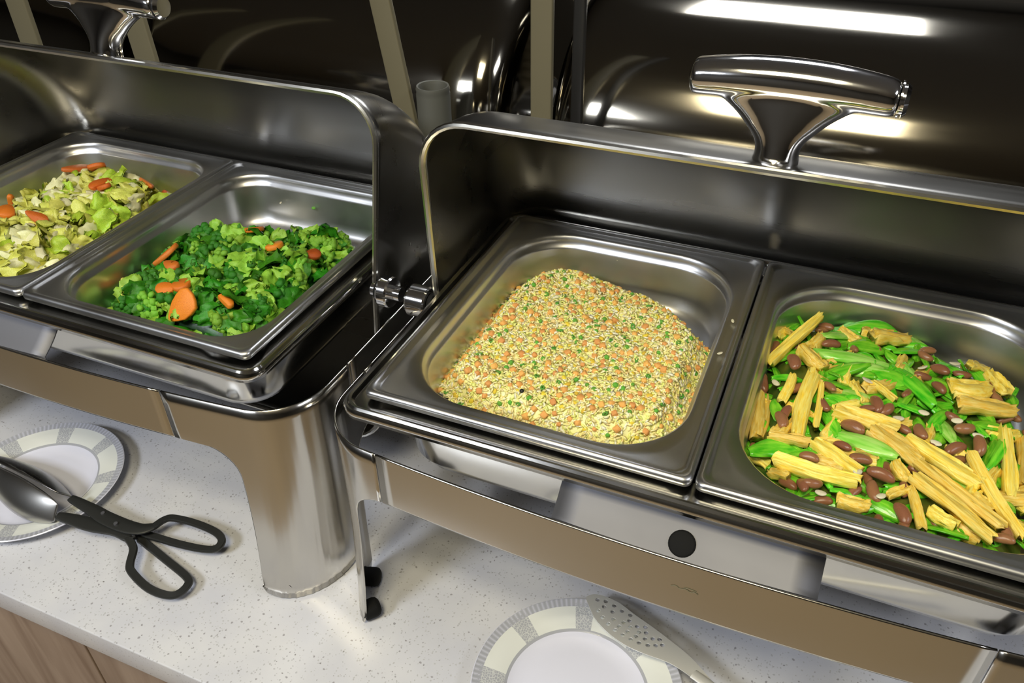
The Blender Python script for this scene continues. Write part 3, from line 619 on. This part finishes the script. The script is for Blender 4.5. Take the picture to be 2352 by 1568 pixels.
def sample(poly, gap, n, seed, tries=60):
    rg = random.Random(seed); xs = [p[0] for p in poly]; ys = [p[1] for p in poly]; out = []
    for _ in range(n*tries):
        x = rg.uniform(min(xs), max(xs)); y = rg.uniform(min(ys), max(ys))
        if inside(poly, x, y) and all((x-a)**2+(y-b)**2 > gap*gap for a, b in out):
            out.append((x, y))
            if len(out) >= n: break
    return out
def where(x, y, cx):
    """plain-words place inside a pan"""
    u = (x-(cx-.11))/.22; v = (y-.03)/.26
    a = 'front' if v < .33 else ('back' if v > .66 else 'middle'); b = 'left' if u < .33 else ('right' if u > .66 else 'centre')
    return a+' '+b if a != 'middle' or b != 'centre' else 'centre'

# ------------------------------------------------------------- fried rice
cxr = .1325
RP = clamp_poly(RICE_POLY, cxr); hr = heap(RP, -.046, -.024, .024, 3, .005, 32)
bed(RP, hr, 'rice_base', M['rice_bed'], 'packed fried rice under the loose grains in left near pan', 'rice', drop=.0010)
def rice_grains():
    rg = random.Random(11); V = []; F = []; Cc = []
    base = [(-1, 0, 0), (-.45, .9, .1), (-.45, -.2, .95), (-.45, -.7, -.7), (.45, .9, .1), (.45, -.2, .95), (.45, -.7, -.7), (1, 0, 0)]
    fc = [(0, 2, 1), (0, 3, 2), (0, 1, 3), (1, 2, 5, 4), (2, 3, 6, 5), (3, 1, 4, 6), (4, 5, 7), (5, 6, 7), (6, 4, 7)]
    pal = [(.97, .90, .46), (.98, .93, .58), (.95, .88, .34), (.97, .82, .38), (.88, .90, .28), (.98, .95, .72), (.97, .76, .34), (.84, .90, .28)]
    pts = sample(RP, .0, 14500, 5, 3); me = bpy.data.meshes.new('rice')
    for x, y in pts:
        z = hr(x, y)+rg.uniform(-.0022, .0012); nrm = normal(hr, x, y)
        R3 = lay_rot(nrm, rg.uniform(0, 2*PI), rg.uniform(0, 6), rg.uniform(-.7, .7)).to_matrix(); l = rg.uniform(.0026, .0036); w_ = rg.uniform(.0011, .0015)
        b = len(V)
        for q in base: V.append(Vector((x, y, z))+R3 @ Vector((q[0]*l, q[1]*w_, q[2]*w_)))
        F += [tuple(i+b for i in t) for t in fc]; Cc += [rg.choice(pal)]*8
    me.from_pydata([tuple(v) for v in V], [], F); ca = me.color_attributes.new('Col', 'BYTE_COLOR', 'POINT')
    ca.data.foreach_set('color', [k for c in Cc for k in (*c, 1)]); me.update()
    o = link('rice_grains', me, None, M['rice'], 180); tag(o, 'loose pale yellow fried rice grains heaped in left near pan', 'rice', None, 'stuff')
rice_grains()
cube_c = []
for k in range(3):
    bm = bmesh.new(); bmesh.ops.create_cube(bm, size=1); bmesh.ops.bevel(bm, geom=bm.edges[:], offset=.14, segments=1, affect='EDGES')
    rg = random.Random(k)
    for v in bm.verts: v.co += Vector((rg.uniform(-.07, .07), rg.uniform(-.07, .07), rg.uniform(-.07, .07)))
    me = bpy.data.meshes.new('dice'); bm.to_mesh(me); bm.free(); cube_c.append(shared(me, M['rcarrot']))
pea_m = shared(ico(2, lambda c: (c.x*1, c.y*1, c.z*.85*(1-.12*(c.x > .6)))), M['pea'])
corn_m = shared(ico(2, lambda c: (c.x*1.2, c.y*.8*(1-.25*c.x), c.z*.6)), M['corn'])
def ring_mesh():
    v, f = grid([[((a)*math.cos(2*PI*j/10), (a)*math.sin(2*PI*j/10)*.8, z) for j in range(10)] for a, z in ((.4, .4), (1, .45), (1.05, -.4), (.4, -.45), (.4, .4))], True)
    return pydata('ring', v, f)
ring_m = shared(ring_mesh(), M['scallion'])
rg = random.Random(21)
allp = sample(RP, .0066, 520, 9)
for i, (x, y) in enumerate(allp):
    z = hr(x, y)+.0006; nr = normal(hr, x, y); q = i % 26
    if q < 13: put('carrot_dice', rg.choice(cube_c), (x, y, z), lay_rot(nr, rg.uniform(0, 6), rg.uniform(0, 3), rg.uniform(-.5, .5)), rg.uniform(.0034, .0056), 'tiny orange carrot dice, %s of the fried rice' % where(x, y, cxr), 'carrot', 'diced carrots in the fried rice')
    elif q < 17: put('green_pea', pea_m, (x, y, z), (rg.uniform(0, 3), rg.uniform(0, 3), 0), rg.uniform(.0019, .0027), 'small green pea, %s of the fried rice' % where(x, y, cxr), 'pea', 'peas in the fried rice')
    elif q < 20: put('scallion_ring', ring_m, (x, y, z+.0004), lay_rot(nr, rg.uniform(0, 6), rg.uniform(-.6, .6), rg.uniform(-.6, .6)), (rg.uniform(.0021, .0036), rg.uniform(.0019, .0026), .0020), 'chopped green scallion piece, %s of the fried rice' % where(x, y, cxr), 'scallion', 'scallion pieces in the fried rice')
    else: put('corn_kernel', corn_m, (x, y, z), lay_rot(nr, rg.uniform(0, 6), rg.uniform(-.6, .6)), rg.uniform(.0020, .0029), 'yellow corn kernel, %s of the fried rice' % where(x, y, cxr), 'corn', 'corn kernels in the fried rice')
put('peppercorn', pea_m.copy(), (.1075, .0735, hr(.1075, .0735)+.0018), (0, 0, 0), .0021, 'single black peppercorn on the front of fried rice', 'peppercorn', None).data.materials[0] = M['dark']

# ------------------------------------------------------------- bean curd, beans and celery
cxt = .3977
TP = clamp_poly(TOFU_POLY, cxt, .024, .026); TP = [(x, .028 if y < .06 and x > .32 else y) for x, y in TP]; ht = heap(TP, -.043, -.031, .018, 8, .004, 25)
bed(TP, ht, 'celery_bed', M['bed_t'], 'mixed celery and dressing under the bean curd sticks', 'vegetables', drop=.003)
def stick_mesh(seed):
    rg = random.Random(seed); rows = []; n = 26; k = 14; ph = [rg.uniform(0, 6) for _ in range(4)]; bend = rg.uniform(-.10, .10); tw = rg.uniform(-.5, .5)
    for i in range(k+1):
        t = i/k; x = t-.5; w_ = .5*(.82+.18*math.sin(PI*t)+.10*noise.noise(Vector((t*4, seed, 0)))); row = []
        w_ *= 1+.22*(t-.5)*(1 if seed % 2 else -1)
        for j in range(n):
            a = 2*PI*j/n; cx_, sz = math.cos(a), math.sin(a)
            ry = math.copysign(abs(cx_)**.6, cx_)*w_*(1+.07*math.sin(t*9+ph[3]+2*(sz > 0))); rz = math.copysign(abs(sz)**.35, sz)*(.42+.20*math.sin(ry*19+ph[0]+.8*math.sin(t*5+ph[1]))+.10*math.sin(ry*37+ph[1]+t*3))
            xx = x+(.030*math.sin(ry*15+ph[2])+.03*ph[3]/6*ry if i in (0, k) else 0)
            a2 = tw*(t-.5); row.append((xx, ry*math.cos(a2)-rz*math.sin(a2)*.4+bend*math.sin(PI*t)*2.2, rz*math.cos(a2)+ry*math.sin(a2)*.5))
        rows.append(row)
    v, f = grid(rows, True, True, True); return shared(pydata('curd', v, f), M['curd'])
curds = [stick_mesh(i) for i in range(7)]
rg = random.Random(4)
def dirword(a):
    a = math.degrees(a) % 180
    return 'lying left to right' if a < 22 or a > 158 else ('pointing to back right' if a < 68 else ('lying front to back' if a < 112 else 'pointing to back left'))
used = {}
def unique(base, fmt):
    used[fmt] = used.get(fmt, 0)+1; return fmt
for i, (x, y, a, l, w_) in enumerate(STICKS):
    if not (.285 < x < .505): continue
    x = min(max(x, .292), .496); l = min(l, .080); w_ = w_*.92
    sl = (ht(x+math.cos(a)*l*.4, y+math.sin(a)*l*.4)-ht(x-math.cos(a)*l*.4, y-math.sin(a)*l*.4))/(l*.8)
    z = ht(x, y)+.0058+(.0035 if i in (0, 15, 16, 18) else rg.uniform(-.001, .0025)); th = min(.0075, max(.0035, w_*.55))
    size = 'long' if l > .055 else ('medium' if l > .033 else 'short'); wide = 'broad ' if w_ > .0135 else ('thin ' if w_ < .0085 else '')
    put('bean_curd_stick', curds[i % 7], (x, y, z), Matrix.Rotation(a, 3, 'Z').to_4x4().to_3x3().to_euler() if False else (rg.uniform(-.25, .25), -math.atan(sl), a), (l, w_, th*1.5),
        '%s %syellow bean curd stick, %s, %s of pan' % (size, wide, dirword(a), where(x, y, cxt)), 'bean curd', 'yellow bean curd sticks')
bean_ms = []
for k in range(3):
    def fn(c, k=k):
        x = c.x; r = 1-.06*math.cos(x*3); return (x, c.y*.5*r-.16*(1-x*x)*(-1 if k else 1)*.9+.08, c.z*.44)
    bean_ms.append(shared(ico(3, fn), M['bean']))
for i, (x, y, a, l, w_) in enumerate(BEANS):
    if not (.283 < x < .507): continue
    l = max(.0150, min(l, .0205)); s = l/2*1.02
    put('brown_bean', bean_ms[i % 3], (x, y, ht(x, y)+.0052+rg.uniform(-.0005, .002)), (rg.uniform(-.5, .5), rg.uniform(-.25, .25), a), (s, s*rg.uniform(.92, 1.12), s*rg.uniform(.95, 1.1)),
        'glossy brown bean, %s of the bean curd pan' % where(x, y, cxt), 'bean', 'brown beans among the celery')
def cel_mesh(seed, wd=.42):
    rg = random.Random(seed); rows = []; k = 12; curl = rg.uniform(.5, 1.0); bd = rg.uniform(-.12, .12)
    for i in range(k+1):
        t = i/k; w_ = wd*math.sin(PI*(.10+.84*t))**.75; row = []
        for j in range(9):
            u = -1+2*j/8; row.append((t-.5+.10*u*math.sin(PI*t), u*w_*.5+bd*math.sin(PI*t), -.16*curl*u*u+.05*math.sin(u*8)*.3+.10*math.sin(PI*t)))
        rows.append(row)
    v, f = grid(rows); n = len(v); d = [(x, y, z-.075) for x, y, z in v]
    g = [tuple(reversed([i+n for i in q])) for q in f]; nu = 9; e = []
    R0 = [i for i in range(nu)]; Rk = [k*nu+i for i in range(nu)]
    for i in range(nu-1): e += [(R0[i+1], R0[i], R0[i]+n, R0[i+1]+n), (Rk[i], Rk[i+1], Rk[i+1]+n, Rk[i]+n)]
    for i in range(k): a, b = i*nu, (i+1)*nu; e += [(a, b, b+n, a+n)]; a, b = i*nu+nu-1, (i+1)*nu+nu-1; e += [(b, a, a+n, b+n)]
    return pydata('slice', v+d, f+g+e)
cels = [shared(cel_mesh(i), M['celery']) for i in range(4)]+[shared(cel_mesh(i+9), M['celery_l']) for i in range(2)]
for i, (x, y, a, l, w_) in enumerate(CELERY):
    if not (.283 < x < .507): continue
    l = min(.050, max(l*1.0, .022)); s = l*1.28; up = .0022 if i in (2, 5, 10, 11) else 0
    put('celery_slice', cels[5 if i in (2, 10, 31) else i % 5], (x, y, ht(x, y)+.0028+up), (rg.uniform(-.5, .5), rg.uniform(-.25, .25), a+rg.uniform(-.15, .15)), (s, max(.024, min(.042, w_*2.5)), s*.5),
        '%s bright green celery slice, %s of the bean curd pan' % ('long' if l > .035 else 'short', where(x, y, cxt)), 'celery', 'green celery slices')
for i, (x, y) in enumerate(sample(TP, .0112, 160, 31)):
    put('celery_slice', cels[i % 4], (x, y, ht(x, y)-.0002), (rg.uniform(-.8, .8), rg.uniform(-.4, .4), rg.uniform(0, 6)), (rg.uniform(.022, .036), rg.uniform(.020, .03), .016), 'half buried green celery slice, %s of the bean curd pan' % where(x, y, cxt), 'celery', 'buried celery slices')
for i, (x, y) in enumerate(sample(TP, .019, 66, 33)):
    if i % 2: put('bean_curd_stick', curds[i % 7], (x, y, ht(x, y)+.0005), (rg.uniform(-.5, .5), rg.uniform(-.3, .3), rg.uniform(0, 6)), (rg.uniform(.02, .036), .011, .009), 'half buried bean curd piece, %s of its pan' % where(x, y, cxt), 'bean curd', 'buried bean curd pieces')
    else: put('brown_bean', bean_ms[i % 3], (x, y, ht(x, y)+.002), (rg.uniform(-.8, .8), rg.uniform(-.4, .4), rg.uniform(0, 6)), .0078, 'half buried brown bean, %s of the bean curd pan' % where(x, y, cxt), 'bean', 'buried brown beans')
gm = shared(ico(2, lambda c: (c.x, c.y*.62, c.z*.22+.12*c.x*c.x)), M['garlic'])
for i, (x, y, a, l, w_) in enumerate(GARLIC):
    if .285 < x < .505: put('garlic_slice', gm, (x, y, ht(x, y)+.0085), (rg.uniform(-.5, .5), rg.uniform(-.3, .3), a+rg.uniform(-.8, .8)), max(.0045, min(.0085, l*.45)), 'cream garlic slice, %s of the bean curd pan' % where(x, y, cxt), 'garlic', 'garlic slices')

# ------------------------------------------------------------- broccoli
cxb = D1.x+.3977
BP = clamp_poly(BROC_POLY, cxb, .032, .040); hb = heap(BP, -.054, -.026, .030, 5, .009, 22)
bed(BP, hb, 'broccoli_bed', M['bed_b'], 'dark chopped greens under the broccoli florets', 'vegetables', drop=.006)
def crown_mesh(seed):
    rg = random.Random(seed); bm = bmesh.new()
    for k in range(30):
        a = rg.uniform(0, 2*PI); r = math.sqrt(rg.random())*.60; p = Vector((r*math.cos(a), r*math.sin(a), .30*math.sqrt(max(0, 1-(r/.62)**2))))
        s = rg.uniform(.12, .21); b2 = bmesh.ops.create_icosphere(bm, subdivisions=1, radius=s)['verts']
        for v in b2: v.co = v.co*(1+rg.uniform(-.28, .28))+p
    me = bpy.data.meshes.new('crown'); bm.to_mesh(me); bm.free(); return me
def stalk_mesh(seed):
    rg = random.Random(seed+50); parts = [tube([(0, 0, -.85), (.02, 0, -.5), (0, .01, -.25)], 1, 8, rads=[.17, .15, .17])]
    for k in range(6):
        a = k*PI/3+rg.uniform(-.4, .4); r = rg.uniform(.3, .52)
        parts.append(tube([(0, 0, -.42), (r*.35*math.cos(a), r*.35*math.sin(a), -.15), (r*math.cos(a), r*math.sin(a), .16)], 1, 7, rads=[.10, .085, .10]))
    return pydata('stalk', *merge(parts))
crowns = [crown_mesh(i) for i in range(5)]; 
for i, c in enumerate(crowns): shared(c, M['crown_l'] if i % 2 else M['crown']); c.set_sharp_from_angle(angle=1.2)
stalks = [shared(stalk_mesh(i), M['stalk']) for i in range(4)]
def leaf_mesh(seed, wob=.28, wd=.8, k=9, fq=1.):
    rg = random.Random(seed); rows = []
    for i in range(k+1):
        t = i/k; w_ = wd*(math.sin(PI*(.06+.88*t))**.6)/2; row = []
        for j in range(k):
            u = -1+2*j/(k-1); p = Vector((t*3*fq, u*2*fq, seed*3.1))
            row.append((t-.5+.10*noise.noise(p*2), u*w_+.08*noise.noise(p*2+Vector((5, 0, 0))), wob*noise.noise(p*.8)+.18*wob*3*(t-.5)**2+.10*noise.noise(p*2.4)-.22*u*u*wob*2))
        rows.append(row)
    v, f = grid(rows); n = len(v); me = pydata('leaf', v+[(x, y, z-.045) for x, y, z in v], f+[tuple(reversed([i+n for i in q])) for q in f]); return me
bleaves = [shared(leaf_mesh(i), M['bleaf'] if i % 2 else M['bleaf_l']) for i in range(6)]
rg = random.Random(77)
for i, (x, y) in enumerate(sample(BP, .021, 60, 13)):
    nr = normal(hb, x, y, .008); fl_rot = lay_rot(nr, rg.uniform(0, 6), rg.uniform(-1.5, 1.5), rg.uniform(-1.2, 1.2)); s = rg.uniform(.017, .026)
    size = 'large' if s > .023 else ('small' if s < .0195 else 'medium')
    root = empty('broccoli_floret', (x, y, hb(x, y)+.002), label='%s green broccoli floret, %s of its pan' % (size, where(x, y, cxb)), cat='broccoli', group='broccoli florets')
    root.rotation_euler = fl_rot; root.scale = (s, s, s)
    for nm, me in (('crown', crowns[i % 5]), ('stalk', stalks[i % 4])):
        c = bpy.data.objects.new(nm, me); COL.objects.link(c); c.parent = root
for i, (x, y) in enumerate(sample(BP, .0098, 250, 14)):
    s = rg.uniform(.018, .033); put('leaf_piece', bleaves[i % 6], (x, y, hb(x, y)+rg.uniform(.003, .012)), lay_rot(normal(hb, x, y, .008), rg.uniform(0, 6), rg.uniform(-1, 1), rg.uniform(-.8, .8)), (s, s, s), 'crumpled %s green leaf piece, %s of the broccoli pan' % ('dark' if i % 2 else 'light', where(x, y, cxb)), 'leaf', 'green leaf pieces among the broccoli')
def carrot_mesh(seed, shape=0):
    rg = random.Random(seed); k = 14; rows = []; top = []; 
    pts = []
    for j in range(k):
        a = 2*PI*j/k; r = 1+.06*rg.uniform(-1, 1); x = .5*r*math.cos(a); y = .5*r*math.sin(a)
        if shape == 1: y = y*(.55+.6*(x+.5)) 
        if shape == 2: y = max(y, -.16)+.08
        pts.append((x, y))
    rows = [[(x*.92, y*.92, .13+.10*x*x) for x, y in pts], [(x, y, .08+.10*x*x) for x, y in pts], [(x, y, -.08+.10*x*x) for x, y in pts], [(x*.93, y*.93, -.13+.10*x*x) for x, y in pts]]
    v, f = grid(rows, True, True, True); return pydata('slice', v, f)
car = [shared(carrot_mesh(i, i % 3), M['carrot'] if i < 4 else M['dcarrot']) for i in range(6)]
for i, (x, y, a, l, w_) in enumerate(BCARROT):
    z = hb(x, y)+.013+(.006 if i == 4 else 0); col_ = car[4+i % 2] if i in (0, 1, 8, 10) else car[(1, 2, 0, 3)[i % 4]]
    if i == 4: l, w_ = .032, .026; col_ = car[1]
    me = col_; put('carrot_slice', me, (x, y, z), lay_rot(normal(hb, x, y, .01), a, rg.uniform(-.3, .3), rg.uniform(-.2, .2)), (max(l*1.2, .020), max(.015, min(w_*1.25, .03)), .020),
        '%s carrot slice, %s of the broccoli pan' % ('dark red-orange' if me in car[4:] else ('large bright orange' if l > .028 else 'small orange'), where(x, y, cxb)), 'carrot', 'carrot slices on the broccoli')
v, f = tube(bez([(-.346, .092, -.030), (-.334, .083, -.020), (-.322, .071, -.019), (-.314, .062, -.023)], 4), .0022, 8, flat=.7)
tag(link('sprout_stem', pydata('stem', v, f), None, M['curd'], 60), 'thin pale yellow stem at left end of the broccoli', 'stem')

# ------------------------------------------------------------- cabbage
cxc = D1.x+.1325
CP = clamp_poly(CAB_POLY, cxc, .030, .042); hc = heap(CP, -.058, -.024, .035, 2, .008, 24)
bed(CP, hc, 'cabbage_bed', M['bed_c'], 'cabbage juices and lower leaves under the cabbage pieces', 'vegetables', drop=.005)
cab = [shared(leaf_mesh(20+i, .32, .9, 10, .8), (M['cabbage'], M['cabbage'], M['cabbage_w'], M['cabbage'], M['cabbage_g'], M['cabbage'], M['cabbage_w'])[i]) for i in range(7)]
words = ('yellow green', 'yellow green', 'whitish', 'yellow green', 'green', 'yellow green', 'whitish')
for i, (x, y) in enumerate(sample(CP, .0110, 260, 15)):
    if x < -.62 and i % 2: continue
    s = rg.uniform(.022, .036); put('cabbage_piece', cab[i % 7], (x, y, hc(x, y)+rg.uniform(0, .007)), lay_rot(normal(hc, x, y, .008), rg.uniform(0, 6), rg.uniform(-.8, .8), rg.uniform(-.7, .7)), (s, s*.8, s), '%s cooked cabbage piece, %s of the cabbage pan' % (words[i % 7], where(x, y, cxc)), 'cabbage', 'cooked cabbage pieces')
for i, (x, y, a, l, w_) in enumerate(CCARROT):
    x = max(min(x, cxc+.104), -.64); z = hc(x, y)+.012
    put('carrot_slice', car[i % 4 if i % 3 else 4+i % 2], (x, y, z), lay_rot(normal(hc, x, y, .01), a, rg.uniform(-.5, .5), rg.uniform(-.3, .3)), (max(min(l*1.2, .038), .022), max(.014, min(w_*1.2, .025)), .020),
        'orange carrot slice, %s of the cabbage pan' % where(x, y, cxc), 'carrot', 'carrot slices on the cabbage')
# stray crumbs stuck on the steel
for i, (x, y, z, m_) in enumerate([(.098, .3045, -.022, 'garlic'), (.121, .3035, -.019, 'garlic'), (-.30, .300, -.03, 'garlic'), (-.255, .303, -.030, 'pea'), (.2525, .155, .0014, 'garlic'), (.2535, .206, .0014, 'garlic')]):
    put('food_crumb', gm if m_ == 'garlic' else pea_m, (x, y, z), (0, 0, i), (.0030, .0022, .0022), 'tiny food crumb stuck on the steel pan', 'crumb', 'stray food crumbs on the pans')
# small worn etched mark on the near dish's front rail
mk_parts = []
for pts in ([(.291, -.0762), (.2935, -.0748), (.296, -.0764), (.299, -.0752), (.302, -.0768), (.304, -.0756), (.306, -.077)], [(.298, -.0742), (.301, -.0737), (.305, -.0746)]):
    mk_parts.append(tube(bez([((x-.298)*1.3+.2745, -.0312, z+.004) for x, z in pts], 4), .0003, 5))
fr_ = [c for c in dr.children if c.name.startswith('front_rail')][0]
e_ = link('etched_mark', pydata('mark', *merge(mk_parts)), fr_, M['post']); e_['label'] = 'small worn etched squiggle mark'
# two or three things that still read alike: say which is nearer the front of the counter
by = {}
for o in COL.objects:
    if o.get('label') and o.get('category') and o.parent is None and o['category'] not in ('light',): by.setdefault(o['label'], []).append(o)
for lab, os_ in by.items():
    if len(os_) in (2, 3) and len(lab.split()) <= 13:
        os_.sort(key=lambda q: q.location.y)
        for o, wd in zip(os_, (('front one', 'rear one') if len(os_) == 2 else ('front one', 'middle one', 'rear one'))): o['label'] = lab+', '+wd
